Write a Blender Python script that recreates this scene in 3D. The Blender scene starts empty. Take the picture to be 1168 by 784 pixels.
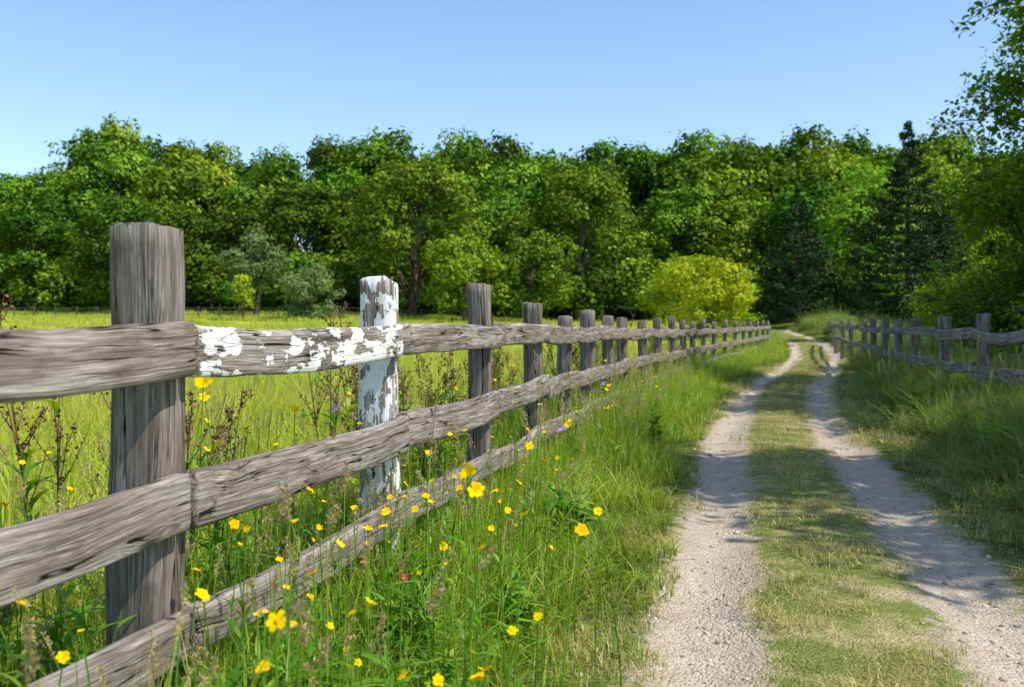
import bpy, math, random
import numpy as np
from mathutils import Vector, noise
rng=np.random.default_rng(7); random.seed(7)
scene=bpy.context.scene
R=math.radians
# ------------------------------------------------------------ helpers
def mesh_np(name,V,F,attrs=None,mats=(),mi=None,smooth=False):
    V=np.asarray(V,dtype=np.float32); F=np.asarray(F,dtype=np.int32)
    me=bpy.data.meshes.new(name); m,k=F.shape
    me.vertices.add(len(V)); me.vertices.foreach_set('co',V.ravel())
    me.loops.add(m*k); me.loops.foreach_set('vertex_index',F.ravel())
    me.polygons.add(m); me.polygons.foreach_set('loop_start',np.arange(0,m*k,k,dtype=np.int32))
    if smooth: me.polygons.foreach_set('use_smooth',np.ones(m,dtype=bool))
    for mt in mats: me.materials.append(mt)
    if mi is not None: me.polygons.foreach_set('material_index',np.asarray(mi,dtype=np.int32))
    me.update(calc_edges=True)
    for nm,a in (attrs or {}).items():
        a=np.asarray(a,dtype=np.float32)
        if a.ndim==1:
            at=me.attributes.new(nm,'FLOAT','POINT'); at.data.foreach_set('value',a)
        else:
            at=me.attributes.new(nm,'FLOAT_VECTOR','POINT'); at.data.foreach_set('vector',a.ravel())
    return me
def obj(name,me,parent=None,loc=(0,0,0),rot=(0,0,0),sc=(1,1,1),link=True):
    o=bpy.data.objects.new(name,me); o.location=loc; o.rotation_euler=rot; o.scale=sc
    if link: scene.collection.objects.link(o)
    if parent: o.parent=parent
    return o
def empty(name,loc=(0,0,0)):
    e=bpy.data.objects.new(name,None); e.location=loc; scene.collection.objects.link(e); e.empty_display_size=.2; return e
class MB:
    def __init__(s): s.V=[];s.F=[];s.n=0;s.A=[];s.T=[];s.M=[]
    def add(s,V,F,rnd=None,tip=None,mi=0):
        V=np.asarray(V,float).reshape(-1,3);F=np.asarray(F)
        s.V.append(V);s.F.append(F+s.n);s.n+=len(V)
        s.A.append(np.full(len(V),.5) if rnd is None else np.asarray(rnd))
        s.T.append(np.full(len(V),.5) if tip is None else np.asarray(tip))
        s.M.append(np.full(len(F),mi))
    def mesh(s,name,mats,smooth=False):
        return mesh_np(name,np.concatenate(s.V),np.concatenate(s.F),{'rnd':np.concatenate(s.A),'tip':np.concatenate(s.T)},mats,np.concatenate(s.M),smooth)
def tube(path,radii,sides=6):
    path=np.asarray(path,float);n=len(path);d=np.gradient(path,axis=0);d/=np.linalg.norm(d,axis=1)[:,None]+1e-9
    ref=np.array([0,0,1.]) if abs(d[0][2])<.8 else np.array([1.,0,0])
    a=np.cross(d,ref);a/=np.linalg.norm(a,axis=1)[:,None]+1e-9;b=np.cross(d,a)
    th=np.linspace(0,2*np.pi,sides,endpoint=False)
    V=path[:,None,:]+np.asarray(radii)[:,None,None]*(np.cos(th)[None,:,None]*a[:,None,:]+np.sin(th)[None,:,None]*b[:,None,:])
    F=[[i*sides+j,i*sides+(j+1)%sides,(i+1)*sides+(j+1)%sides,(i+1)*sides+j] for i in range(n-1) for j in range(sides)]
    return V.reshape(-1,3),np.array(F)
def unit(v): return v/(np.linalg.norm(v,axis=-1,keepdims=True)+1e-9)
def leaves(C,Nn,L,aspect=.6,fold=.12):
    n=len(C);Nn=unit(Nn);r=unit(rng.normal(size=(n,3)));t=unit(np.cross(Nn,r));b=np.cross(Nn,t)
    L=np.broadcast_to(L,(n,))[:,None]
    P=np.stack([C-t*L*.5,C+b*L*aspect*.5+Nn*L*fold,C+t*L*.5,C-b*L*aspect*.5+Nn*L*fold],1)
    F=np.arange(4*n).reshape(n,4); return P.reshape(-1,3),F,np.repeat(rng.random(n),4)
def blades(base,head,h,lean,w,segs=4,prof=None,tw=None):
    n=len(base);t=np.linspace(0,1,segs+1)
    if prof is None: prof=np.maximum(1-t**1.6,.04)
    h=np.broadcast_to(h,(n,));lean=np.broadcast_to(lean,(n,));w=np.broadcast_to(w,(n,))
    hv=np.stack([np.cos(head),np.sin(head),0*head],1)
    if tw is None: tw=rng.normal(0,.7,n)
    sv=np.stack([-np.sin(head+tw),np.cos(head+tw),0*head],1)
    up=(h[:,None]*(t[None]-.42*np.minimum(lean,1.5)[:,None]*t[None]**2.2))
    out=(h*lean)[:,None]*t[None]**1.8
    P=base[:,None,:]+hv[:,None,:]*out[:,:,None]; P[:,:,2]+=up
    S=sv[:,None,:]*(w[:,None]*prof[None])[:,:,None]*.5
    V=np.stack([P-S,P+S],2).reshape(-1,3)
    k=2*(segs+1);i=np.arange(n)[:,None]*k+np.arange(segs)[None]*2
    F=np.stack([i,i+1,i+3,i+2],2).reshape(-1,4)
    rnd=np.repeat(rng.random(n),k);tip=np.tile(np.repeat(t,2),n)
    return V,F,rnd,tip
def sstep(a,b,x):
    t=np.clip((x-a)/(b-a),0,1);return t*t*(3-2*t)
# ------------------------------------------------------------ node helpers
class NT:
    def __init__(s,name):
        s.m=bpy.data.materials.new(name);s.m.use_nodes=True;s.t=s.m.node_tree;s.t.nodes.clear()
        s.out=s.t.nodes.new('ShaderNodeOutputMaterial')
    def n(s,ty,ins=None,**p):
        nd=s.t.nodes.new(ty)
        for k,v in p.items(): setattr(nd,k,v)
        for k,v in (ins or {}).items():
            if isinstance(v,bpy.types.NodeSocket): s.t.links.new(v,nd.inputs[k])
            else: nd.inputs[k].default_value=v
        return nd
    def math(s,op,a,b=0.0,clamp=False):
        nd=s.t.nodes.new('ShaderNodeMath');nd.operation=op;nd.use_clamp=clamp
        for i,v in enumerate((a,b)):
            if isinstance(v,bpy.types.NodeSocket): s.t.links.new(v,nd.inputs[i])
            else: nd.inputs[i].default_value=v
        return nd.outputs[0]
    def attr(s,name,o='Fac'):
        return s.n('ShaderNodeAttribute',attribute_name=name).outputs[o]
    def noise(s,vec,scale,detail=4,rough=.55,dist=0):
        ins={'Scale':scale,'Detail':detail,'Roughness':rough,'Distortion':dist}
        if vec is not None: ins['Vector']=vec
        return s.n('ShaderNodeTexNoise',ins).outputs['Fac']
    def mapr(s,v,a,b,c=0.0,d=1.0,smooth=False):
        nd=s.n('ShaderNodeMapRange',{0:v,1:a,2:b,3:c,4:d});
        if smooth: nd.interpolation_type='SMOOTHSTEP'
        return nd.outputs[0]
    def mix(s,f,a,b,blend='MIX'):
        nd=s.t.nodes.new('ShaderNodeMix');nd.data_type='RGBA';nd.blend_type=blend
        for i,v in ((0,f),(6,a),(7,b)):
            if isinstance(v,bpy.types.NodeSocket): s.t.links.new(v,nd.inputs[i])
            elif i==0: nd.inputs[0].default_value=v
            else: nd.inputs[i].default_value=(*v,1) if len(v)==3 else v
        return nd.outputs[2]
    def ramp(s,f,st):
        nd=s.n('ShaderNodeValToRGB',{0:f});e=nd.color_ramp.elements
        while len(e)<len(st): e.new(.5)
        for i,(p,c) in enumerate(st): e[i].position=p;e[i].color=(*c,1) if len(c)==3 else c
        return nd.outputs[0]
    def fin(s,sh): s.t.links.new(sh,s.out.inputs[0]);return s.m
def foliage(name,stops,tipmix=None,trans=.35,objvar=.35,worldvar=0,worldcol=(.3,.27,.08),wscale=.35,huevar=.015,gloss=.03):
    m=NT(name);rnd=m.attr('rnd')
    c=m.ramp(rnd,stops)
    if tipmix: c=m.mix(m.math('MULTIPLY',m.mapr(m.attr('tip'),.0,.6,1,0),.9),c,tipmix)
    oi=m.n('ShaderNodeObjectInfo').outputs['Random']
    v=m.mapr(oi,0,1,1-objvar,1+objvar);hu=m.mapr(m.math('FRACT',m.math('MULTIPLY',oi,7.31)),0,1,.5-huevar,.5+huevar)
    c=m.n('ShaderNodeHueSaturation',{'Hue':hu,'Value':v,'Color':c}).outputs[0]
    if worldvar>0:
        pos=m.n('ShaderNodeNewGeometry').outputs['Position']
        wn=m.mapr(m.noise(pos,wscale,1),.4,.65,0,worldvar)
        c=m.mix(wn,c,worldcol)
    base=m.n('ShaderNodeBsdfDiffuse',{'Color':c,'Roughness':0.0}).outputs[0]
    if gloss>0:
        gl=m.n('ShaderNodeBsdfGlossy',{'Color':(1,1,1,1),'Roughness':.45})
        base=m.n('ShaderNodeMixShader',{0:gloss,1:base,2:gl.outputs[0]}).outputs[0]
    if trans<=0: return m.fin(base)
    tc=m.n('ShaderNodeHueSaturation',{'Hue':.492,'Saturation':1.1,'Value':1.35,'Color':c}).outputs[0]
    tr=m.n('ShaderNodeBsdfTranslucent',{'Color':tc})
    return m.fin(m.n('ShaderNodeMixShader',{0:trans,1:base,2:tr.outputs[0]}).outputs[0])
# ------------------------------------------------------------ materials
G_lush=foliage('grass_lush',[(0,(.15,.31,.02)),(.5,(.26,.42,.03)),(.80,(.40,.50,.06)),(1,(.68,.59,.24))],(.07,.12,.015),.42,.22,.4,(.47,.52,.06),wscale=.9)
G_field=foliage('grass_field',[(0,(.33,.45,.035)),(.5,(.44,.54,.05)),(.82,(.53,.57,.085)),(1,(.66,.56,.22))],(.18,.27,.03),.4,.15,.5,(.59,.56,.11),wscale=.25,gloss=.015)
G_short=foliage('grass_short',[(0,(.14,.22,.03)),(.4,(.26,.32,.055)),(.7,(.48,.43,.16)),(1,(.70,.57,.29))],None,.2,.2,.8,(.56,.47,.19),wscale=1.1,gloss=.015)
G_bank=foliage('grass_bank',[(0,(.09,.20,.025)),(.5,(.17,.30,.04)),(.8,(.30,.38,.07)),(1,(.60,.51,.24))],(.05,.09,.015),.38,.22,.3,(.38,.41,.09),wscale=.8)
M_seed=foliage('seed_heads',[(0,(.42,.31,.15)),(.5,(.58,.45,.24)),(1,(.38,.24,.15))],None,.3,.2,gloss=0)
M_weed=foliage('weed_leaf',[(0,(.09,.24,.02)),(.6,(.18,.37,.03)),(1,(.32,.50,.07))],None,.42,.25)
M_dry=foliage('dry_stem',[(0,(.12,.08,.04)),(1,(.22,.14,.07))],None,0,.2,gloss=0)
F_leaf=foliage('forest_leaf',[(0,(.028,.078,.007)),(.5,(.10,.195,.013)),(1,(.26,.36,.028))],None,.13,.42,huevar=.025,gloss=.006)
F_light=foliage('light_leaf',[(0,(.13,.26,.02)),(.5,(.22,.37,.025)),(1,(.34,.45,.045))],None,.2,.15,gloss=.006)
F_yel=foliage('yellow_green_leaf',[(0,(.19,.29,.015)),(.5,(.36,.45,.025)),(1,(.52,.55,.04))],None,.3,.05,gloss=.006)
F_grey=foliage('grey_leaf',[(0,(.09,.16,.045)),(.5,(.14,.22,.065)),(1,(.21,.29,.10))],None,.15,.15,gloss=.006)
F_pine=foliage('pine_needle',[(0,(.018,.042,.015)),(.5,(.042,.08,.026)),(1,(.11,.155,.045))],None,0,.1,gloss=.005)
F_near=foliage('near_leaf',[(0,(.05,.14,.010)),(.5,(.14,.27,.02)),(1,(.29,.41,.035))],None,.42,.1,gloss=.015)
def simple(name,c,rough=.6,trans=0):
    m=NT(name);p=m.n('ShaderNodeBsdfDiffuse',{'Color':(*c,1)})
    if trans:
        t=m.n('ShaderNodeBsdfTranslucent',{'Color':(*c,1)});return m.fin(m.n('ShaderNodeMixShader',{0:trans,1:p.outputs[0],2:t.outputs[0]}).outputs[0])
    return m.fin(p.outputs[0])
M_petal=simple('yellow_petal',(.95,.68,.004),.5,.3);M_disc=simple('flower_disc',(.75,.36,.01),.8)
M_petalo=simple('orange_petal',(.93,.50,.005),.5,.3)
M_purple=simple('purple_petal',(.62,.38,.66),.6,.3);M_red=simple('red_petal',(.38,.05,.08),.6,.2)
def bark():
    m=NT('bark');pos=m.n('ShaderNodeTexCoord').outputs['Object']
    v=m.n('ShaderNodeMapping',{'Vector':pos,'Scale':(6,6,1.2)}).outputs[0]
    n=m.noise(v,2,3);c=m.ramp(n,[(.3,(.035,.028,.02)),(.7,(.16,.13,.10))])
    return m.fin(m.n('ShaderNodeBsdfDiffuse',{'Color':c}).outputs[0])
M_bark=bark()
def wood(name,painted,dark=1.0):
    m=NT(name);g=m.attr('grain','Vector')
    lo=m.n('ShaderNodeTexNoise',{'Vector':m.n('ShaderNodeMapping',{'Vector':g,'Scale':(2.2,4,4)}).outputs[0],'Scale':1.0,'Detail':2}).outputs['Color']
    wob=m.n('ShaderNodeVectorMath',{0:lo,1:(0,.022,.022)},operation='MULTIPLY').outputs[0]
    gv=m.n('ShaderNodeVectorMath',{0:g,1:wob},operation='ADD').outputs[0]
    vo=m.n('ShaderNodeTexVoronoi',{'Vector':m.n('ShaderNodeMapping',{'Vector':g,'Scale':(2.0,6,6)}).outputs[0],'Scale':1.0,'Randomness':1.0}).outputs['Distance']
    kn=m.mapr(vo,.05,.30,1,0,True)
    ko=m.math('MULTIPLY',kn,.014)
    gk=m.n('ShaderNodeVectorMath',{0:gv,1:m.n('ShaderNodeCombineXYZ',{1:ko,2:ko}).outputs[0]},operation='ADD').outputs[0]
    S=lambda sc,src=gk:m.n('ShaderNodeMapping',{'Vector':src,'Scale':sc}).outputs[0]
    fine=m.noise(S((6,180,180)),1,5,.68)
    med=m.noise(S((1.8,40,40)),1,5,.65)
    big=m.noise(S((3,9,9),g),1,3)
    blot=m.noise(S((14,26,26),g),1,4)
    cr=m.noise(S((1.1,28,28)),1.1,2,.5,0)
    crack=m.mapr(m.math('ABSOLUTE',m.math('SUBTRACT',cr,.5)),.004,.014,1,0,True)
    crack=m.math('MULTIPLY',crack,m.mapr(m.noise(S((2.5,10,10),g),1.3,2),.45,.53))
    k_=dark
    base=m.ramp(m.math('ADD',m.math('MULTIPLY',fine,.55),m.math('MULTIPLY',med,.45)),[(.36,(.06*k_,.048*k_,.039*k_)),(.47,(.22*k_,.188*k_,.158*k_)),(.63,(.56*k_,.505*k_,.435*k_))])
    base=m.mix(m.mapr(big,.47,.66,0,.55),base,(.17*k_,.12*k_,.08*k_))
    base=m.mix(m.mapr(big,.25,.42,.3,0),base,(.56*k_,.52*k_,.465*k_))
    base=m.mix(m.mapr(blot,.52,.72,0,.5),base,(.10*k_,.08*k_,.062*k_))
    base=m.mix(m.mapr(vo,.03,.11,.8,0,True),base,(.035,.026,.02))
    base=m.mix(crack,base,(.013,.010,.008))
    h=m.math('ADD',m.math('MULTIPLY',fine,.5),m.math('SUBTRACT',m.math('MULTIPLY',med,.9),m.math('MULTIPLY',crack,1.5)))
    rough=.88
    if painted:
        pa=m.attr('paint')
        pn=m.noise(S((11,19,19),g),1.0,5,.62)
        pn2=m.noise(S((9,75,75),g),1.0,3)
        s_=m.math('ADD',m.math('ADD',pn,m.math('MULTIPLY',m.math('SUBTRACT',pn2,.5),.4)),m.math('SUBTRACT',pa,.5))
        mask=m.mapr(s_,.545,.555)
        mask=m.math('MULTIPLY',mask,m.mapr(pa,.02,.06))
        rim=m.mapr(s_,.515,.545)
        pc=m.mix(m.mapr(m.noise(g,30,4),.35,.7,0,.4),(.82,.82,.80),(.58,.56,.52))
        base=m.mix(m.math('MULTIPLY',m.math('MULTIPLY',rim,m.math('SUBTRACT',1.0,mask)),m.mapr(pa,.02,.06,0,.55)),base,(.09,.07,.055))
        base=m.mix(mask,base,pc);h=m.math('ADD',m.math('MULTIPLY',h,m.math('SUBTRACT',1.0,m.math('MULTIPLY',mask,.5))),m.math('MULTIPLY',mask,1.0))
    b=m.n('ShaderNodeBump',{'Height':h,'Strength':1.0,'Distance':.008}).outputs[0]
    return m.fin(m.n('ShaderNodeBsdfPrincipled',{'Base Color':base,'Roughness':rough,'Specular IOR Level':.15,'Normal':b}).outputs[0])
M_wood=wood('weathered_wood',False,1.0);M_woodp=wood('peeling_paint_wood',True);M_woodd=wood('dark_weathered_wood',False,.8);M_post=wood('post_wood',False,.72)
# ------------------------------------------------------------ layout curves (world metres, y = distance)
zz=np.arange(-14,90,.25)
def curve(Z,X,k=13):
    v=np.interp(zz,Z,X);s0=(X[1]-X[0])/(Z[1]-Z[0]);v=np.where(zz<Z[0],X[0]+(zz-Z[0])*s0,v)
    pad=np.pad(v,(k,k),mode='reflect',reflect_type='odd');ker=np.hanning(2*k+1);ker/=ker.sum()
    v=np.convolve(pad,ker,'valid');return lambda z:np.interp(z,zz,v)
rutL=curve([-10,3.14,10.6,16.95,22.9,32.6,45,60,90],[-2.43,.578,2.29,4.05,6.07,9.36,12.7,15,18])
rutR=curve([-10,3.93,5.63,6.8,8.59,11.65,15.9,19.5,22.9,32.6,45,60,90],[-1.45,1.88,2.30,2.55,2.92,3.68,4.88,6.1,7.3,10.7,14.0,16.3,19.2])
fenL=curve([-10,2.4,12,13.5,15.2,17,20.3,24,28,33,40,90],[-3.78,-.882,1.365,1.76,2.22,2.74,3.68,4.86,6.27,7.94,10.3,17],3)
fenR=curve([-10,10.8,12.6,14.8,17,19.3,21.5,24,27,31,36,41,90],[1.2,5.11,5.48,6.0,6.6,7.24,7.8,8.5,9.2,10.3,11.7,13.2,26],3)
def height(x,y):
    rl=rutL(y);rr=rutR(y)
    h=sstep(28,85,y)*(1.25+.75*sstep(6,-12,x))+sstep(76,150,y)*9
    fade=1-sstep(60,80,y)
    h=h+fade*.20*sstep(rr+.35,rr+1.6,x)+fade*.07*sstep(rl-.35,rl-1.0,x)
    h=h-.045*fade*(np.exp(-((x-rl)/.2)**2)+np.exp(-((x-rr)/.22)**2))
    h=h+.02*np.sin(x*1.3+y*.7)*np.sin(y*1.1-x*.4)+.012*np.sin(x*3.1+1)*np.sin(y*2.7)+.006*np.sin(x*9+y*4)*np.sin(y*8)
    return h
# ------------------------------------------------------------ ground
def axis(a,b,st,lo,hi,g=1.25):
    mid=list(np.arange(a,b,st));s=st;l=[];v=a
    while v>lo: s*=g;v-=s;l.append(v)
    s=st;r=[];v=mid[-1]
    while v<hi: s*=g;v+=s;r.append(v)
    return np.array(l[::-1]+mid+r)
xs=axis(-2,15,.06,-600,600);ys=axis(-3,48,.12,-60,900,1.12)
X,Y=np.meshgrid(xs,ys);X=X.ravel();Y=Y.ravel();Zg=height(X,Y)
nx=len(xs);i=(np.arange(len(ys)-1)[:,None]*nx+np.arange(nx-1)[None]).ravel()
Fg=np.stack([i,i+1,i+nx+1,i+nx],1)
rl,rr=rutL(Y),rutR(Y)
rd=np.minimum(abs(X-rl),abs(X-rr)*.9);rd=np.where(Y>72,2,rd)
d_strip=np.where(Y>72,2,np.maximum(rl-X,X-rr))
fld=sstep(0,-.5,X-fenL(Y))
def track_mat():
    m=NT('track_gravel_and_turf');pos=m.n('ShaderNodeNewGeometry').outputs['Position']
    rd=m.attr('rd');st=m.attr('ds')
    n1=m.noise(pos,3.2,4,.65);n2=m.noise(pos,14,3)
    e=m.math('ADD',rd,m.math('ADD',m.math('MULTIPLY',m.math('SUBTRACT',n1,.5),.28),m.math('MULTIPLY',m.math('SUBTRACT',n2,.5),.22)))
    pm=m.mapr(e,.18,.26,1,0)
    vo=m.n('ShaderNodeTexVoronoi',{'Vector':pos,'Scale':80.0})
    n90=m.noise(pos,70,3,.6)
    cs=m.n('ShaderNodeSeparateColor',{0:vo.outputs['Color']})
    pc=m.mix(m.mapr(n1,.35,.65),(.49,.395,.29),(.66,.56,.435))
    pc=m.mix(m.mapr(cs.outputs[0],0,1,0,.4),pc,(.40,.33,.25))
    pc=m.mix(m.mapr(cs.outputs[1],.88,1,0,.6),pc,(.72,.66,.57))
    pc=m.mix(m.mapr(n90,.5,.8,0,.5),pc,(.28,.21,.145))
    pc=m.mix(m.mapr(n2,.52,.72,0,.4),pc,(.34,.265,.185))
    pc=m.mix(m.mapr(e,.08,.22,0,.35),pc,(.32,.25,.165))
    sc=m.mix(m.mapr(n1,.36,.53),(.48,.40,.20),(.19,.23,.055))
    sc=m.mix(m.mapr(n90,.45,.7,0,.6),sc,(.17,.14,.07))
    vc=m.mix(m.mapr(n2,.35,.65),(.06,.09,.02),(.14,.19,.035))
    c=m.mix(m.mapr(st,.10,.32,1,0),vc,sc);c=m.mix(pm,c,pc)
    hgt=m.math('ADD',m.math('MULTIPLY',m.math('SUBTRACT',1.0,vo.outputs['Distance']),.5),m.math('ADD',m.math('MULTIPLY',n2,1.2),m.math('MULTIPLY',n90,.7)))
    b=m.n('ShaderNodeBump',{'Height':hgt,'Strength':.8,'Distance':.022}).outputs[0]
    return m.fin(m.n('ShaderNodeBsdfDiffuse',{'Color':c,'Normal':b}).outputs[0])
def ground_mat():
    m=NT('meadow_soil');pos=m.n('ShaderNodeNewGeometry').outputs['Position']
    fl=m.attr('fld');n2=m.noise(pos,14,2);n0=m.noise(pos,.35,2)
    vc=m.mix(m.mapr(n2,.35,.65),(.06,.09,.02),(.14,.19,.035))
    fc=m.mix(m.mapr(n0,.4,.6),(.38,.46,.05),(.49,.51,.085))
    fc=m.mix(m.mapr(n2,.4,.7,0,.45),fc,(.22,.32,.035))
    c=m.mix(fl,vc,fc)
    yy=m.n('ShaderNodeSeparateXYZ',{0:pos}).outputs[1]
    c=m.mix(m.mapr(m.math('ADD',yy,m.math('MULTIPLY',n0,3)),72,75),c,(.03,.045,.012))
    return m.fin(m.n('ShaderNodeBsdfDiffuse',{'Color':c}).outputs[0])
Vg=np.stack([X,Y,Zg],1);trk=(d_strip[Fg].max(1)<.6)&(Y[Fg].max(1)<60)
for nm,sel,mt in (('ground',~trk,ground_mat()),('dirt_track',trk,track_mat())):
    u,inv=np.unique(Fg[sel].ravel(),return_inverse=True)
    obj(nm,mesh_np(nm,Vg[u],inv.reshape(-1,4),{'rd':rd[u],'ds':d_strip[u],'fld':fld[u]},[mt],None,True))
# ------------------------------------------------------------ timber pieces
def timber(name,p0,p1,h,t,seed,parent,mat,sag=0.,wob=.008,sides=20,seg=.05,ex=.35,paint=None,topcut=0.,yawref=None):
    p0=Vector(p0);p1=Vector(p1);L=(p1-p0).length;d=(p1-p0).normalized()
    upv=Vector((0,0,1)) if abs(d.z)<.9 else Vector(yawref)
    sd=d.cross(upv).normalized();uv=sd.cross(d).normalized()
    n=max(6,int(L/seg));V=[];gr=[];pa=[]
    rings=[(0,.01),(0,.86),(.006/L,1)]+[(k/n,1) for k in range(1,n)]+[(1-.006/L,1),(1,.86),(1,.01)]
    so=seed*3.17
    for (u,s) in rings:
        c=p0+d*(L*u);bow=-sag*4*u*(1-u)
        oz=bow+wob*noise.noise(Vector((u*L*1.3,so,0)))*1.4;ox=wob*noise.noise(Vector((u*L*1.5,so,9)))*1.2
        hs=1+.10*noise.noise(Vector((u*L*2.1,so,4)))+.04*noise.noise(Vector((u*L*9,so,4)));ts=1+.12*noise.noise(Vector((u*L*2.3,so,14)))
        for j in range(sides):
            th=2*math.pi*(j+.5)/sides;cx,sx=math.cos(th),math.sin(th)
            a=math.copysign(abs(cx)**ex,cx)*t/2*ts;b=math.copysign(abs(sx)**ex,sx)*h/2*hs
            k=1+.035*noise.noise(Vector((u*L*5,so+2*cx,2*sx)))+.04*noise.noise(Vector((u*L*1.5,so+6*cx,6*sx)))
            a*=s*k;b*=s*k
            P=c+sd*(a+ox)+uv*(b+oz)
            if topcut and u>.9: P-=d*topcut*(.5+.5*noise.noise(Vector((cx*.8+so,sx*.8,0)))*2+.35*cx)
            V.append(P);gr.append((u*L+seed*1.37,b+seed*.77,a+seed*.31))
            pa.append(paint(u,a/t*2,b/h*2) if paint else 0)
    m=len(rings);F=[[i*sides+j,i*sides+(j+1)%sides,(i+1)*sides+(j+1)%sides,(i+1)*sides+j] for i in range(m-1) for j in range(sides)]
    me=mesh_np(name,np.array([tuple(v) for v in V]),np.array(F),{'grain':np.array(gr),'paint':np.array(pa,dtype=float)},[mat],None,True)
    return obj(name,me,parent)
def build_fence(name,fen,Zs,tops,side,rails,post_w,mat,paint_seg=None,bottom_until=99,postmat=None,off=.10):
    E=empty(name);P=[]
    for i,z in enumerate(Zs): P.append((float(fen(z)),z))
    rp=[]
    for i,(x,z) in enumerate(P):
        dz=.3;dx=float(fen(z+dz)-fen(z-dz));d=Vector((dx,2*dz,0)).normalized()
        nrm=Vector((d.y,-d.x,0))*side
        w=post_w[i] if i<len(post_w) else .12
        g=float(height(np.array(x),np.array(z)))
        top=tops[i] if tops[i] is not None else 1.15+random.uniform(.02,.09)
        pnt=None;mt=postmat or mat
        if paint_seg==i:
            pnt=lambda u,a,b:.565 if u>.3 else .47
            mt=M_woodp
        tilt=random.uniform(-.015,.015) if i>1 else 0
        timber('post_%d'%(i+1),(x-tilt,z,g-.2),(x+tilt,z,top),w,w*.95,i+1+side*40,E,mt,wob=.012,seg=.05 if i<6 else .15,ex=.42,sides=24 if i<4 else 12,paint=pnt,topcut=.035 if i==1 and side>0 else .012,yawref=(nrm.x,nrm.y,0))
        rp.append((x+nrm.x*(w/2+off-.065),z+nrm.y*(w/2+off-.065),g))
    x,z,g=rp[0];x1,z1,g1=rp[1]
    ext=[(x-(x1-x)*1.15,z-(z1-z)*1.15,g)]+rp
    for r,(zt,hh,tt,amp) in enumerate(rails):
        for i in range(len(ext)-1):
            a=ext[i];b=ext[i+1]
            if r==2 and i>bottom_until: break
            fa=.007/max(.5,b[1]-a[1])
            j0=random.uniform(-amp,amp) if i>1 else 0;j1=random.uniform(-amp,amp) if i>1 else 0
            h2=hh*(random.uniform(.92,1.08) if i>1 else 1)
            if side>0:
                dropa=-min(.13,.010*max(0,a[1]-6));dropb=-min(.13,.010*max(0,b[1]-6))
            else: dropa=dropb=0
            A=(a[0]+(b[0]-a[0])*fa,a[1]+(b[1]-a[1])*fa,1.15+zt-hh/2+j0+dropa)
            B=(b[0]-(b[0]-a[0])*fa,b[1]-(b[1]-a[1])*fa,1.15+zt-hh/2+j1+dropb)
            pnt=None;mt=mat
            if paint_seg==1 and r==0 and i==1:
                def pnt(u,aa,bb):
                    v=.30
                    if .02<u<.14: v=.56
                    elif u<.2: v=.42
                    elif u<.32: v=.45-.06*bb
                    elif u<.42: v=.585-.02*bb
                    elif u<.62: v=.555-.05*bb
                    elif u<.95: v=.595
                    return v
                mt=M_woodp
            timber('%s_rail_%d'%(('top','middle','bottom')[r],i+1),A,B,h2,tt,i*5+r+3+side*90,E,mt,sag=(.02 if (r==0 and i==1) else random.uniform(-.004,.018)) if side>0 else random.uniform(0,.045),seg=.035 if i<3 else .12,sides=24 if i<3 else 12,ex=.34,wob=.012 if i<3 else .016,paint=pnt)
    return E
Zl=[2.4,3.93,5.41,6.75,7.95,9.18,10.5,11.7,13.6,15.2,17,18.6,20.3,22.1,24,26,28,30.3,32.6,35,37.5,40]
Tl=[1.387,1.34,1.364,1.287,1.205,1.27,1.224,1.21,1.17,1.22,1.26]+[None]*11
build_fence('wooden_fence',fenL,Zl,Tl,1,[(-.002,.130,.05,.008),(-.363,.136,.05,.012),(-.68,.11,.05,.02)],[.145,.135,.118,.12,.11,.13,.115]+[.12]*20,M_wood,paint_seg=1,postmat=M_post)
Zr=[5.2,7.1,9.0,10.8,12.6,14.8,17,19.3,21.5,24,27,31,36,41]
build_fence('wooden_fence',fenR,Zr,[1.25]*4+[1.24,1.22,1.2]+[None]*7,-1,[(-.067,.12,.05,.02),(-.447,.13,.05,.03)],[.13]*4+[.15]+[.13]*12,M_woodd,postmat=M_post)
# far field fence
FF=empty('field_fence')
mb=MB()
for k in range(26):
    x=-36+k*1.1*1.15;y=62+.15*math.sin(k);g=float(height(np.array(x),np.array(y)))
    V,F=tube([(x,y,g-.1),(x,y,g+.8)],[.045,.045],6);mb.add(V,F)
for hz in (.35,.7):
    pts=[(-36+k*2.5,62,float(height(np.array(-36+k*2.5),np.array(62.)))+hz) for k in range(13)]
    V,F=tube(pts,[.015]*13,5);mb.add(V,F)
obj('posts_and_wires',mb.mesh('posts_and_wires',[simple('fence_grey',(.10,.09,.08),.9)]),FF)
# ------------------------------------------------------------ grass prototypes
PC={}
def proto(coll,name,me):
    if coll not in PC: PC[coll]=bpy.data.collections.new(coll)
    o=bpy.data.objects.new(name,me);PC[coll].objects.link(o);return o
def disc(n,r):
    a=rng.random(n)*2*np.pi;q=r*np.sqrt(rng.random(n));return np.stack([q*np.cos(a),q*np.sin(a),0*a-.01],1)
def tuft(n,r,h0,h1,w,lean,mat,name,coll,segs=4,bias=1.):
    mb=MB();b=disc(n,r);hd=rng.random(n)*6.28
    V,F,rn,tp=blades(b,hd,h0+(h1-h0)*rng.random(n)**bias,np.abs(rng.normal(lean,lean*.6,n)),w*(.6+.8*rng.random(n)),segs)
    mb.add(V,F,rn,tp);return proto(coll,name,mb.mesh(name,[mat]))
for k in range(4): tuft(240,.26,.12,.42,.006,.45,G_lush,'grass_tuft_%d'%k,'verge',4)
for k in range(4): tuft(220,.32,.25,.62,.0068,.7,G_bank,'bank_tuft_%d'%k,'bank',4)
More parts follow.
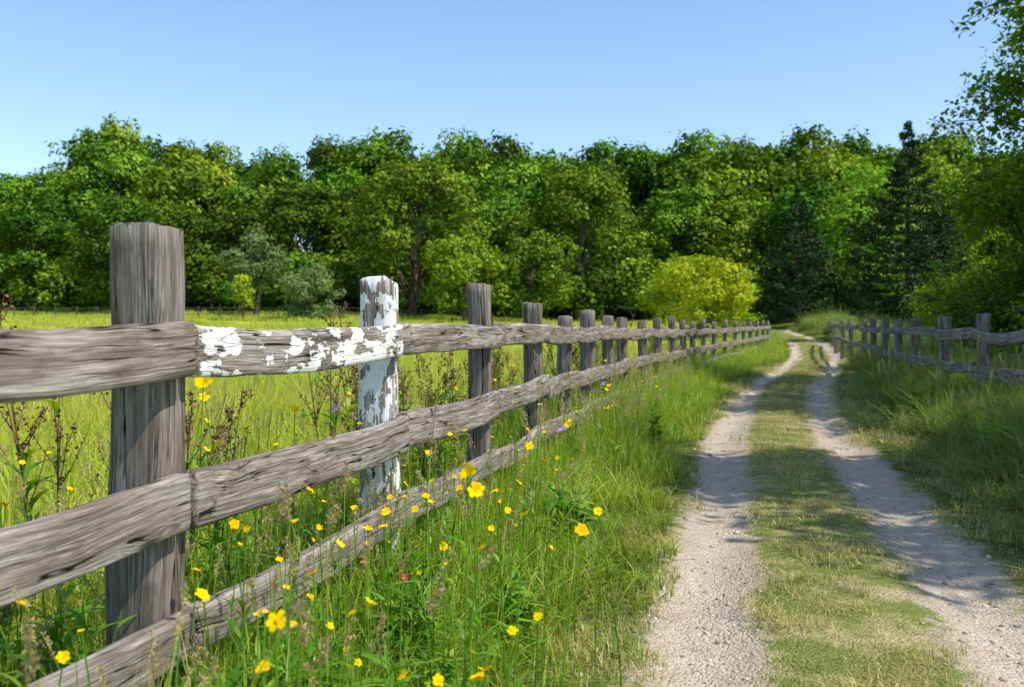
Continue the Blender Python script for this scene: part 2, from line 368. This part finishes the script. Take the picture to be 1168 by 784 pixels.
for k in range(4): tuft(240,.38,.08,.30,.0075,.5,G_field,'field_tuft_%d'%k,'field',3)
for k in range(3): tuft(200,.8,.10,.30,.026,.5,G_field,'field_far_tuft_%d'%k,'fieldfar',2)
for k in range(4): tuft(240,.17,.012,.05,.0038,.9,G_short,'short_tuft_%d'%k,'short',2,1.5)
def seedstem(name,coll,n,r,h0,h1,headlen,mat=M_seed,fat=.010):
    mb=MB();b=disc(n,r);hd=rng.random(n)*6.28;h=h0+(h1-h0)*rng.random(n);ln=np.abs(rng.normal(.15,.1,n))
    V,F,rn,tp=blades(b,hd,h,ln,.0028,6,np.ones(7)*.9);mb.add(V,F,rn*.6+.2,tp,1)
    for q in range(n):
        m=46;t=1-headlen/h[q]*rng.random(m)
        p=np.zeros((m,3));p[:,0]=b[q,0]+math.cos(hd[q])*h[q]*ln[q]*t**1.8;p[:,1]=b[q,1]+math.sin(hd[q])*h[q]*ln[q]*t**1.8
        p[:,2]=b[q,2]+h[q]*(t-.42*ln[q]*t**2.2)
        kk=np.sin(np.clip((1-t)*h[q]/headlen,0,1)*np.pi)[:,None]
        p+=rng.normal(0,1,(m,3))*fat*.45*(.3+kk)
        nn=rng.normal(size=(m,3));nn[:,2]*=.2
        V,F,rn=leaves(p,nn,.011,.35);mb.add(V,F,rn,None,0)
    return proto(coll,name,mb.mesh(name,[mat,G_lush]))
for k in range(3): seedstem('seed_grass_%d'%k,'seed',6,.12,.5,.82,.10)
seedstem('seed_grass_3','seed',5,.12,.5,.78,.06,fat=.013)
ovp=np.array([.12,.7,1,.85,.45,.05])
def weed(name,coll,h,nst,nl,ll,lw,mat=M_weed):
    mb=MB()
    for s in range(nst):
        b=disc(1,.06)[0];a=random.random()*6.28;ln=random.uniform(.05,.3);hh=h*random.uniform(.65,1)
        t=np.linspace(0,1,7);path=np.stack([b[0]+math.cos(a)*ln*hh*t**1.6,b[1]+math.sin(a)*ln*hh*t**1.6,hh*t],1)
        V,F=tube(path,.0035*(1-.6*t),5);mb.add(V,F,np.full(len(V),.4),None,0)
        tt=rng.random(nl)*.9+.08
        bb=np.stack([np.interp(tt,t,path[:,j]) for j in range(3)],1)
        sz=ll*(1.15-.6*tt)*(.7+.6*rng.random(nl))
        V,F,rn,tp=blades(bb,rng.random(nl)*6.28,sz,rng.uniform(.9,2.2,nl),sz*lw,5,ovp,np.zeros(nl));mb.add(V,F,rn,tp,0)
    return proto(coll,name,mb.mesh(name,[mat]))
weed('weed_0','weed',.40,4,18,.09,.42);weed('weed_1','weed',.32,5,20,.07,.5);weed('weed_2','weed',.5,3,22,.10,.25);weed('weed_3','weed',.28,6,16,.11,.38)
def drystem(name,coll,h):
    mb=MB()
    for s in range(3):
        b=disc(1,.05)[0];a=random.random()*6.28;t=np.linspace(0,1,8);ln=random.uniform(.05,.2);hh=h*random.uniform(.7,1)
        path=np.stack([b[0]+math.cos(a)*ln*hh*t**1.4,b[1]+math.sin(a)*ln*hh*t**1.4,hh*t],1)
        V,F=tube(path,.004*(1-.6*t),5);mb.add(V,F)
        for q in range(9):
            u=.45+.5*random.random();p=np.array([np.interp(u,t,path[:,j]) for j in range(3)]);aa=random.random()*6.28;l=.13*(1.2-u)*1.6
            e=p+np.array([math.cos(aa)*l*.6,math.sin(aa)*l*.6,l]);V,F=tube([p,(p+e)/2+[0,0,-.01],e],[.002,.0015,.001],4);mb.add(V,F)
            m=12;w=rng.random(m)[:,None];C=p+(e-p)*w+rng.normal(0,.006,(m,3));V,F,rn=leaves(C,rng.normal(size=(m,3)),.014,.7);mb.add(V,F,rn,None,0)
        nl=10;tt=rng.random(nl)*.7+.05;bb=np.stack([np.interp(tt,t,path[:,j]) for j in range(3)],1)
        V,F,rn,tp=blades(bb,rng.random(nl)*6.28,.12,rng.uniform(.8,1.8,nl),.024,5,ovp,np.zeros(nl));mb.add(V,F,rn,tp,1)
    return proto(coll,name,mb.mesh(name,[M_dry,M_weed]))
for k in range(3): drystem('dock_%d'%k,'dock',.75+.1*k)
for k in range(3):
    bpy.ops.mesh.primitive_ico_sphere_add(subdivisions=2,radius=1);o=bpy.context.object;me=o.data
    for v in me.vertices: v.co*=1+.25*noise.noise(v.co*1.3+Vector((k*5,0,0)));v.co.z*=.6
    for p in me.polygons:p.use_smooth=True
    bpy.data.objects.remove(o);mm=NT('pebble_%d'%k);oi=mm.n('ShaderNodeObjectInfo').outputs['Random']
    c=mm.ramp(oi,[(0,(.26,.20,.15)),(.5,(.45,.37,.28)),(1,(.62,.55,.45))])
    me.materials.append(mm.fin(mm.n('ShaderNodeBsdfDiffuse',{'Color':c}).outputs[0]))
    me.name='pebble';proto('pebbles','pebble_%d'%k,me)
def scatter(name,pts,scl,coll,tilt=.08,scz=None):
    n=len(pts);nk=len(PC[coll].objects)
    me=bpy.data.meshes.new(name);me.vertices.add(n);me.vertices.foreach_set('co',np.asarray(pts,np.float32).ravel())
    rot=np.stack([rng.normal(0,tilt,n),rng.normal(0,tilt,n),rng.random(n)*6.28],1).astype(np.float32)
    a=me.attributes.new('rot','FLOAT_VECTOR','POINT');a.data.foreach_set('vector',rot.ravel())
    s=np.repeat(np.asarray(scl,np.float32)[:,None],3,1)
    if scz is not None: s[:,2]*=scz
    a=me.attributes.new('scl','FLOAT_VECTOR','POINT');a.data.foreach_set('vector',s.astype(np.float32).ravel())
    a=me.attributes.new('idx','INT','POINT');a.data.foreach_set('value',rng.integers(0,nk,n).astype(np.int32))
    o=obj(name,me)
    g=bpy.data.node_groups.new(name,'GeometryNodeTree')
    g.interface.new_socket('Geometry',in_out='INPUT',socket_type='NodeSocketGeometry');g.interface.new_socket('Geometry',in_out='OUTPUT',socket_type='NodeSocketGeometry')
    gi=g.nodes.new('NodeGroupInput');go=g.nodes.new('NodeGroupOutput')
    ci=g.nodes.new('GeometryNodeCollectionInfo');ci.inputs[0].default_value=PC[coll];ci.inputs[1].default_value=True;ci.inputs[2].default_value=True
    ip=g.nodes.new('GeometryNodeInstanceOnPoints');ip.inputs['Pick Instance'].default_value=True
    def na(nm,ty):
        q=g.nodes.new('GeometryNodeInputNamedAttribute');q.data_type=ty;q.inputs[0].default_value=nm;return q.outputs[0]
    L=g.links.new
    L(gi.outputs[0],ip.inputs['Points']);L(ci.outputs[0],ip.inputs['Instance']);L(na('idx','INT'),ip.inputs['Instance Index'])
    L(na('rot','FLOAT_VECTOR'),ip.inputs['Rotation']);L(na('scl','FLOAT_VECTOR'),ip.inputs['Scale']);L(ip.outputs[0],go.inputs[0])
    md=o.modifiers.new('scatter','NODES');md.node_group=g
    return o
def sample(bands,mask,xr=lambda z:(-.60*z-1.5,.60*z+2),rmin=.95):
    P=[];S=[]
    for z0,z1,den,sc in bands:
        lo,hi=xr(z1);n=int((hi-lo)*(z1-z0)*den);x=rng.uniform(lo,hi,n);y=rng.uniform(z0,z1,n)
        pr=mask(x,y);k=rng.random(n)<pr;k&=(x*x+y*y)>rmin**2
        x=x[k];y=y[k];P.append(np.stack([x,y,height(x,y)],1));S.append(sc*rng.uniform(.75,1.3,k.sum()))
    return np.concatenate(P),np.concatenate(S)
nz=lambda x,y:.5+.25*np.sin(x*2.1+y*.9)+.25*np.sin(x*.8-y*1.7+2)
n2=lambda x,y:.5+.25*np.sin(x*7+y*3.1)+.25*np.sin(y*5.3-x*4+2)
def m_verge(x,y):
    l=fenL(y)-.7;r=rutL(y)-.36-.14*n2(x,y)-.1*sstep(8,16,y);return ((x>l)&(x<r)).astype(float)
P,S=sample([(.3,4,25,1),(4,8,15,1.05),(8,14,8,1.2),(14,26,4,1.3),(26,50,1.6,1.8)],m_verge)
def vz(P,y0=6):
    y=P[:,1];d=rutL(y)-P[:,0];e=sstep(.35,1.0,d);far=sstep(5,9,y)*(1-.9*sstep(12,17,y));return (.25+.62*e+.38*far*e)*(1-.25*sstep(14,26,y))*(.8+.4*nz(P[:,0]*2,y*2))
scatter('verge_grass',P,S,'verge',.12,vz(P))
def m_vs(x,y):
    l=fenL(y)-.6;r=rutL(y)-.6;near=(np.hypot(x,y)>1.2);return ((x>l)&(x<r)&near)*(.35+.65*nz(x,y))
P,S=sample([(.8,5,26,.88),(5,14,18,.95),(14,30,3,.9)],m_vs);scatter('seed_grass',P,S,'seed',.12)
def m_weed(x,y): return ((x>fenL(y)-.5)&(x<rutL(y)-.55))*(nz(x*1.7,y*1.3)>.36)
P,S=sample([(.6,2.2,26,.85),(2.2,5,20,.85),(5,12,6,1)],m_weed,rmin=1.05);scatter('verge_weeds',P,S,'weed',.12)
def m_dock(x,y): d=x-fenL(y);return ((d<-.1)&(d>-.9))*1.
P,S=sample([(1.5,7,5,1),(7,20,3,1.1)],m_dock);scatter('dock_plants',P,S,'dock',.08)
def m_field(x,y): return (x<fenL(y)-.35)*1.
P,S=sample([(.5,4,12,1.1),(4,8,8,1.2),(8,14,4.2,1.5),(14,24,2.2,2)],m_field,lambda z:(-.60*z-1.5,6));scatter('field_grass',P,S,'field',.1)
P,S=sample([(20,35,.9,.9),(35,72,.45,1.3)],m_field,lambda z:(-.60*z-4,12));scatter('far_field_grass',P,S,'fieldfar',.05)
P,S=sample([(1.5,6,6,.8),(6,14,3.5,.8)],m_field,lambda z:(-.60*z-2,6));scatter('field_seed_grass',P,S,'seed',.12)
def m_strip(x,y):
    a=x-rutL(y);b=rutR(y)-x;w=.26+.14*n2(x*1.7+1,y*1.9);return ((a>w)&(b>w))*(.12+.88*n2(x,y))
P,S=sample([(.5,4,85,.9),(4,8,65,1.),(8,15,38,1.2),(15,30,18,1.5),(30,50,8,1.8)],m_strip,lambda z:(-1,z*.45+1.5));scatter('track_centre_grass',P,S,'short',.12,.7+.9*n2(P[:,0],P[:,1]))
def m_edge(x,y):
    a=rutL(y)-x;b=x-rutR(y);w=.24+.14*n2(x*1.7+1,y*1.9);e=((a>w)&(a<.65))|((b>w)&(b<.75));return e*(.3+.7*n2(x+3,y))
P,S=sample([(.5,4,80,1.1),(4,8,50,1.2),(8,15,26,1.5),(15,30,10,1.9)],m_edge,lambda z:(-1,z*.45+1.5));scatter('track_edge_grass',P,S,'short',.12,1.5+0*P[:,0])
def m_bank(x,y): d=x-rutR(y);return (d>.6+.15*n2(x,y)+.15*sstep(8,16,y))*1.*(x<fenR(y)+3)
P,S=sample([(.5,5,12,.9),(5,10,10,.9),(10,18,5.5,1.1),(18,32,2.5,1.4),(32,60,1,2.2)],m_bank,lambda z:(1,z*.45+5))
d=P[:,0]-rutR(P[:,1]);scatter('bank_grass',P,S,'bank',.15,(.30+.52*sstep(.6,1.4,d))*(.8+.4*nz(P[:,0]*2,P[:,1]*2)))
def m_bs(x,y): d=x-rutR(y);return (d>.8)*1.*(x<fenR(y)+1)
P,S=sample([(3,10,5,.9),(10,24,5,1.)],m_bs,lambda z:(1,z*.45+4));scatter('bank_seed_grass',P,S,'seed',.15)
P,S=sample([(3,12,5,1.1),(12,20,2,1.4)],lambda x,y:(x-rutR(y)>.9)*nz(x,y),lambda z:(1,z*.45+4));scatter('bank_weeds',P,S,'weed',.12)
def m_peb(x,y): d=np.minimum(abs(x-rutL(y)),abs(x-rutR(y)));return np.exp(-(d/.22)**2)
P,S=sample([(.5,5,340,.005),(5,12,90,.007)],m_peb,lambda z:(-1,z*.35+1.5));S=S*(.5+rng.random(len(S))**3*2.2);P[:,2]+=.001;scatter('track_pebbles',P,S,'pebbles',.2)
# ------------------------------------------------------------ flowers
def flower_mesh(name,h,petal,kind='y'):
    mb=MB();a=random.random()*6.28;t=np.linspace(0,1,7);ln=random.uniform(.02,.15)
    path=np.stack([math.cos(a)*ln*h*(t**1.6-1),math.sin(a)*ln*h*(t**1.6-1),h*(t-1)],1)
    V,F=tube(path,.0022*(1.3-.6*t),5);mb.add(V,F,np.full(len(V),.4),None,2)
    nl=7;tt=rng.random(nl)*.7+.05;bb=np.stack([np.interp(tt,t,path[:,j]) for j in range(3)],1)
    V,F,rn,tp=blades(bb,rng.random(nl)*6.28,.08,rng.uniform(.5,1.5,nl),.012,5,ovp,np.zeros(nl));mb.add(V,F,rn,tp,2)
    tx,ty=random.uniform(-.7,.9),random.uniform(-.4,1.0)
    def tiltf(V):
        V=V.copy();c,s=math.cos(ty),math.sin(ty);y=V[:,1]*c-V[:,2]*s;z=V[:,1]*s+V[:,2]*c;V[:,1]=y;V[:,2]=z
        c,s=math.cos(tx),math.sin(tx);x=V[:,0]*c+V[:,2]*s;z=-V[:,0]*s+V[:,2]*c;V[:,0]=x;V[:,2]=z;return V
    npet={'y':random.choice([6,7,8]),'o':8,'p':26,'r':14}[kind];hd=np.arange(npet)/npet*6.28+rng.normal(0,.12,npet)
    b=np.stack([np.cos(hd),np.sin(hd),0*hd],1)*petal*.15
    t=np.linspace(0,1,5);pf=np.array([.4,.85,1,.95,.45])
    hv=np.stack([np.cos(hd),np.sin(hd),0*hd],1);sv=np.stack([-np.sin(hd),np.cos(hd),0*hd],1)
    lift=random.uniform(.1,.9) if kind=='y' else .5
    pl=(petal*rng.uniform(.8,1.15,npet))[:,None]
    C=b[:,None]+hv[:,None]*(pl*t[None])[:,:,None];C[:,:,2]+=petal*lift*t*(1-.5*t)+rng.normal(0,.12*petal,npet)[:,None]*t
    W=sv[:,None]*(pf*petal*(.38 if kind in'yo' else .12))[None,:,None]
    V=np.stack([C-W,C+W],2).reshape(-1,3);i=np.arange(npet)[:,None]*10+np.arange(4)[None]*2;F=np.stack([i,i+1,i+3,i+2],2).reshape(-1,4)
    mb.add(tiltf(V),F,None,None,0)
    th=np.linspace(0,6.28,9)[:-1];rr=[1,.8,.35,.02];rz=[0,.14,.25,.27];V=np.array([[petal*.24*r*math.cos(a),petal*.24*r*math.sin(a),petal*z*.7] for r,z in zip(rr,rz) for a in th])
    F=np.array([[i*8+j,i*8+(j+1)%8,(i+1)*8+(j+1)%8,(i+1)*8+j] for i in range(3) for j in range(8)]);mb.add(tiltf(V),F,None,None,1)
    pm={'y':M_petal,'o':M_petalo,'p':M_purple,'r':M_red}[kind]
    return mb.mesh(name,[pm,M_disc if kind!='p' else M_purple,M_weed])
YF=empty('yellow_wildflowers');PF=empty('purple_scabious_flowers')
fl=[(-.10,2.3,.80,.020,'y'),(-.085,2.28,.765,.018,'y'),(.03,2.2,.725,.015,'y'),(.153,2.2,.69,.015,'o'),(-.066,2.2,.65,.014,'y'),(-.38,1.9,.67,.014,'y'),(-.355,1.5,.70,.015,'y'),
(-.534,1.6,.655,.013,'y'),(-.375,1.5,.63,.012,'y'),(-.05,1.9,.485,.016,'y'),(-.065,1.92,.465,.014,'y'),(.0,2.1,.50,.011,'y'),(-.22,2.0,.44,.011,'y'),(.055,2.1,.53,.010,'y'),(-.59,1.9,.63,.013,'y'),
(-.27,1.9,.61,.011,'y'),(-.93,3.0,.965,.024,'y'),(-.97,3.1,.85,.016,'y'),(-.85,3.2,.80,.016,'y'),(-.80,3.15,.81,.014,'y'),(-.98,3.2,.74,.015,'y'),(-.42,2.9,.55,.013,'y'),(-.38,3.0,.58,.013,'y'),
(.06,4.0,.72,.022,'y'),(.07,3.95,.66,.017,'y'),(-.1,2.6,.70,.012,'y'),(-.2,2.5,.75,.012,'y'),(.25,2.9,.60,.012,'y'),(.02,3.3,.62,.012,'y'),(-.05,2.9,.66,.011,'y'),(.3,3.4,.55,.011,'y'),(-.62,1.75,.5,.012,'y'),(-.13,1.75,.52,.011,'y'),(.1,2.6,.56,.012,'y'),(-.30,2.1,.56,.011,'y'),(-.16,2.35,.58,.011,'y'),(1.9,6.5,.3,.012,'o'),
(-.9,3.05,.78,.014,'y'),(-1.02,3.3,.9,.015,'y'),(-.72,3.3,.86,.014,'y'),(-.55,3.6,.78,.014,'y'),(-.32,4.2,.8,.015,'y')]
for (x,y,z,p,k) in fl:
    g=float(height(np.array(x),np.array(y)));obj('yellow_flower',flower_mesh('flower',z-g,p,k),YF,(x,y,z))
for k in range(210):
    y=2.2+9*random.random()**1.4;x=float(fenL(y))+random.uniform(-1.1,1.1);z=random.uniform(.46,.80);g=float(height(np.array(x),np.array(y)))
    if x<float(rutL(y))-.6: obj('small_yellow_flower',flower_mesh('flower',z-g,random.uniform(.007,.014),random.choice('yyyyo')),YF,(x,y,z))
for k in range(55):
    y=random.uniform(1.5,4.6);x=random.uniform(float(fenL(y))+.15,float(rutL(y))-.6);z=random.uniform(.40,.68);g=float(height(np.array(x),np.array(y)))
    obj('small_yellow_flower',flower_mesh('flower',z-g,random.uniform(.006,.011),random.choice('yyyyo')),YF,(x,y,z))
for (x,y,z,p,k) in [(.185,3.6,.76,.022,'p'),(-.62,3.5,.845,.018,'p'),(.6,6.5,.75,.018,'p'),(-.23,2.1,.61,.014,'r'),(.9,8,.78,.018,'p'),(.35,5.2,.74,.017,'p'),(.75,7.2,.7,.016,'p')]:
    g=float(height(np.array(x),np.array(y)));obj('purple_flower' if k=='p' else 'red_flower',flower_mesh('flower',z-g,p,k),PF,(x,y,z))
# ------------------------------------------------------------ trees
def limb(a,b,r0,r1,w=.08,n=7):
    a=np.array(a,float);b=np.array(b,float);t=np.linspace(0,1,n)[:,None];L=np.linalg.norm(b-a)
    P=a+(b-a)*t+rng.normal(0,w*L*.35,(n,3))*np.sin(t*np.pi);P[:,2]+=(np.sin(t*np.pi)*L*.06)[:,0]
    return P,r0+(r1-r0)*t[:,0]
def broadleaf(name,H,rx,zb,nblob,nleaf,ls,br,mat,shape=.75,flat=.75):
    mb=MB();zc=(H+zb)/2;rz=(H-zb)/2
    P,rad=limb((0,0,-.3),(rx*.08,0,H*.8),H*.024+.04,.03,.05,10);V,F=tube(P,rad,8);mb.add(V,F,None,None,1)
    per=nleaf//nblob
    for k in range(nblob):
        d=unit(rng.normal(size=3)+np.array([0,0,.25]));q=(.5+.5*rng.random()**.5)*shape
        c=np.array([d[0]*rx*q,d[1]*rx*q,zc+d[2]*rz*q]);r=br*rng.uniform(.5,1.4)
        if k<nblob*.4:
            s=P[int(np.clip((c[2]/H)*8-1.5,1,9))];PP,rr=limb(s,c,H*.007+.01,.012,.12);V,F=tube(PP,rr,5);mb.add(V,F,None,None,1)
        m=int(per*(r/br)**2);u=unit(rng.normal(size=(m,3))+np.array([0,0,.35]))
        lump=1+.22*np.sin(u[:,0]*5+k)+.22*np.sin(u[:,1]*6+k*2)+.18*np.sin(u[:,2]*7+k)+.12*np.sin(u[:,0]*13+u[:,2]*11+k)
        rr=r*lump*(1-.30*rng.random(m)**1.8)
        pp=c+u*rr[:,None]*np.array([1,1,flat]);pp+=rng.normal(0,ls*.3,(m,3))
        nn=u*1.1+rng.normal(0,.5,(m,3))+np.array([0,0,.35])
        V,F,rn=leaves(pp,nn,ls*(.5+.9*rng.random(m)),.68);off=rng.random()*.6-.3
        mb.add(V,F,np.clip(rn*.5+.25+off,0,1),None,0)
    return mb.mesh(name,[mat,M_bark])
def sprays(mb,c,r,n,leaf,per,mi=0):
    for k in range(n):
        u=unit(rng.normal(size=3)+np.array([0,0,.2]));a=np.array(c)+u*r*.2;b=np.array(c)+u*r*rng.uniform(.7,1.25)
        P,rr=limb(a,b,.012,.003,.15,5);V,F=tube(P,rr,4);mb.add(V,F,None,None,1)
        t=rng.random(per)*1.0;pp=np.stack([np.interp(t,np.linspace(0,1,5),P[:,j]) for j in range(3)],1)+rng.normal(0,leaf*.75,(per,3))
        nn=rng.normal(0,.6,(per,3))+np.array([0,0,.8])+u*.4
        V,F,rn=leaves(pp,nn,leaf*(.6+.7*rng.random(per)),.6);mb.add(V,F,np.clip(rn*.7+rng.random()*.3,0,1),None,mi)
def neartree(name,H,rx,zb,nblob,nsp,leaf,per,mat,br=1.,shape=.85):
    mb=MB();zc=(H+zb)/2;rz=(H-zb)/2
    P,rad=limb((0,0,-.3),(.3,.1,H*.85),H*.02+.04,.03,.05,10);V,F=tube(P,rad,10);mb.add(V,F,None,None,1)
    for k in range(nblob):
        d=unit(rng.normal(size=3));q=(.35+.65*rng.random()**.5)*shape
        c=np.array([d[0]*rx*q,d[1]*rx*q,zc+d[2]*rz*q]);s=P[int(np.clip((c[2]/H)*8-1.5,1,9))]
        PP,rr=limb(s,c,.05,.012,.12);V,F=tube(PP,rr,6);mb.add(V,F,None,None,1)
        sprays(mb,c,br*rng.uniform(.7,1.2),nsp,leaf,per)
    return mb.mesh(name,[mat,M_bark])
def pine(name,H,rx,mat,nw=22):
    mb=MB();P=np.array([[0,0,-.3],[0,0,H*.5],[0.05,0,H]]);V,F=tube(P,[.2,.12,.02],8);mb.add(V,F,None,None,1)
    for k in range(nw):
        f=k/(nw-1);z=H*(.05+.93*f);r=rx*(1-f**1.3)*(1 if f>.15 else .8+f)*rng.uniform(.7,1.12)+.12
        nb=8 if f<.8 else 5
        for q in range(nb):
            a=rng.random()*6.28;l=r*rng.uniform(.6,1.15);b=np.array([math.cos(a)*l,math.sin(a)*l,z+l*.05+.15*l*rng.random()]);s=np.array([0,0,z])
            t=np.linspace(0,1,6)[:,None];PP=s+(b-s)*t;PP[:,2]-=(np.sin(t*np.pi)*l*.10)[:,0];V,F=tube(PP,.03*(1-.8*t[:,0]),4);mb.add(V,F,None,None,1)
            m=int(110*l/rx)+20;tt=.2+.85*rng.random(m)**.6;pp=s+(b-s)*tt[:,None];wd=l*.20*(1.2-tt)+.05
            pp[:,0]+=-math.sin(a)*rng.normal(0,1,m)*wd;pp[:,1]+=math.cos(a)*rng.normal(0,1,m)*wd;pp[:,2]+=rng.normal(0,.09,m)+.03-np.sin(tt*np.pi)*l*.10
            nn=rng.normal(0,.6,(m,3))+np.array([0,0,.7]);V,F,rn=leaves(pp,nn,.28*(.6+.7*rng.random(m)),.34);mb.add(V,F,np.clip(rn*.6+rng.random()*.4,0,1),None,0)
    return mb.mesh(name,[mat,M_bark])
def gh(x,y): return float(height(np.array(float(x)),np.array(float(y))))
protos=[broadleaf('forest_tree_mesh_%d'%k,10,[3.8,3.3,4.3,3.5,4.0,3.0][k],1.0,[40,34,48,34,42,32][k],12000,.29,[1.0,.95,.95,1.1,.95,.9][k],F_leaf,.88) for k in range(6)]
shp=[broadleaf('forest_shrub_mesh_%d'%k,10,5.5,.0,18,3600,.7,2.0,F_leaf,.8) for k in range(3)]
FO=empty('forest')
def place(me,nm,x,y,h,parent,wid=1.,H0=10):
    s=h/H0;return obj(nm,me,parent,(x,y,gh(x,y)-.1),(0,0,random.random()*6.28),(s*wid,s*wid,s))
px=[-200,0,50,130,190,240,300,350,400,500,560,600,650,700,800,900,950,990,1030,1070,1120,1400]
py=[205,190,168,143,160,163,176,160,163,148,146,153,160,150,143,150,165,147,150,160,168,175]
for row,(yy,dx,dy) in enumerate([(96,5.6,0),(86,5.2,16),(77,4.9,58)]):
    x=-64
    while x<82:
        ang=x/yy*1135+584
        tp=np.interp(ang,px,py)+dy+random.uniform(-10,12)
        if row==2: tp+=random.uniform(-30,40)
        y=yy+random.uniform(-3,3);h=(368-tp)/1135*y+1.15-gh(x,y)
        place(random.choice(protos),'forest_tree',x,y,h,FO,random.uniform(.85,1.05) if row<2 else random.uniform(.95,1.2))
        x+=dx*random.uniform(.75,1.25)
for k in range(44):
    x=-56+k*2.6+random.uniform(-.8,.8);y=72.5+random.uniform(-1.5,2)
    place(random.choice(shp),'forest_shrub',x,y,random.uniform(2.8,5),FO,1.0)
def single(nm,x,y,H,w,mat,nb=30,nl=15000,ls=.25,br=1.0,zb=.4):
    me=broadleaf(nm,H,w/2,zb,nb,nl,ls,br,mat,.85);obj(nm,me,None,(x,y,gh(x,y)-.1))
single('dark_maple_tree',-6.7,67,11.0,9.6,F_leaf,60,22000,.26,1.1,.8)
single('light_green_tree',-2.95,62,5.6,6.0,F_light,36,11000,.22,.8)
single('light_green_tree',1.2,63,6.1,4.6,F_leaf,30,9000,.22,.7)
single('yellow_green_bush',8.5,45,4.1,5.2,F_yel,44,13000,.15,.5,.0)
single('yellow_green_bush',10.9,48,3.4,2.4,F_light,18,5000,.15,.5,.0)
single('grey_willow_shrub',-12.2,60,3.3,4.4,F_grey,24,7000,.16,.6,.0)
single('grey_willow_shrub',-16.5,64,6.0,4.0,F_grey,26,7000,.18,.7,.0)
single('small_yellow_tree',-16.2,60,3.0,1.2,F_yel,12,1000,.16,.3,.6)
single('light_green_tree',-27,68,8.5,7.5,F_leaf,44,13000,.26,1.0)
single('light_green_tree',4.6,70,12.2,7.0,F_leaf,44,14000,.28,1.1)
single('light_green_tree',24.2,68,11.5,7.0,F_light,44,14000,.28,1.1)
single('light_green_tree',29.5,70,11.0,7.0,F_light,44,14000,.28,1.1)
pm=pine('pine_tree',10,3.6,F_pine);obj('pine_tree',pm,None,(17.9,45,gh(18,45)),(0,0,0),(.95,.95,.97))
obj('pine_tree',pm,None,(17.8,62,gh(18,62)),(0,0,2),(.9,.9,.85))
obj('pine_tree',pm,None,(21.5,50,gh(21,50)),(0,0,1),(.8,.8,.7))
nt=neartree('deciduous_tree',9.8,3.4,.6,60,24,.13,26,F_near,1.05);obj('deciduous_tree',nt,None,(10.9,17,gh(11,17)))
nt3=neartree('deciduous_tree_c',5.6,2.3,.1,40,20,.12,24,F_near,.9);obj('deciduous_tree',nt3,None,(11.0,19,gh(11,19)))
nt2=neartree('deciduous_tree_b',9,3.0,2.6,34,22,.15,26,F_near,1.05)
for (x,y,s,r) in [(8.2,4.3,1.0,1),(11.2,8.3,.95,3),(10.7,11.6,1.0,2),(15,22,1.0,5)]: obj('deciduous_tree',nt2,None,(x,y,gh(x,y)),(0,0,r),(s,s,s))
sh=neartree('hedge_shrub',2.2,1.2,.1,16,16,.09,20,F_near,.6)
for (x,y,s) in [(7.8,13.2,.85),(9.2,15,1.1),(8.9,18.5,.9),(10.2,21,1.1),(11.6,24.5,1.2),(12.6,28,1.1),(14.4,32,1.2),(16,36,1.1),(18.2,40,1.1),(7.8,10.6,.7)]:
    obj('hedge_shrub',sh,None,(x,y,gh(x,y)-.05),(0,0,x*3),(s,s,s))
# ------------------------------------------------------------ light, sky, camera
sv=Vector((.916,-.401,0))*math.cos(R(52));sv.z=math.sin(R(52))
sl=bpy.data.lights.new('sun','SUN');sl.energy=5.0;sl.angle=R(.5);sl.color=(1,.945,.83)
so=bpy.data.objects.new('sun',sl);so.rotation_euler=sv.to_track_quat('Z','Y').to_euler();scene.collection.objects.link(so);so.location=(20,-10,30)
w=bpy.data.worlds.new('World');scene.world=w;w.use_nodes=True;nt=w.node_tree;bg=nt.nodes['Background']
sk=nt.nodes.new('ShaderNodeTexSky');sk.sky_type='NISHITA';sk.sun_disc=False;sk.sun_elevation=R(52);sk.sun_rotation=math.atan2(.916,-.401)
sk.air_density=1.0;sk.dust_density=.6;sk.ozone_density=1.5
vm=nt.nodes.new('ShaderNodeVectorMath');vm.operation='MULTIPLY';vm.inputs[1].default_value=(1.27,1.36,1.48)
nt.links.new(sk.outputs[0],vm.inputs[0]);nt.links.new(vm.outputs[0],bg.inputs[0]);bg.inputs[1].default_value=.15
cam=bpy.data.cameras.new('camera');co=bpy.data.objects.new('camera',cam);scene.collection.objects.link(co)
co.location=(0,0,1.15);co.rotation_euler=(R(90),0,0);cam.lens=35;cam.sensor_width=36;cam.shift_y=-24/1168;cam.clip_end=2000;cam.clip_start=.05
cam.dof.use_dof=True;cam.dof.focus_distance=3.8;cam.dof.aperture_fstop=5.0
scene.camera=co
scene.view_settings.view_transform='Standard';scene.view_settings.look='None';scene.view_settings.exposure=0
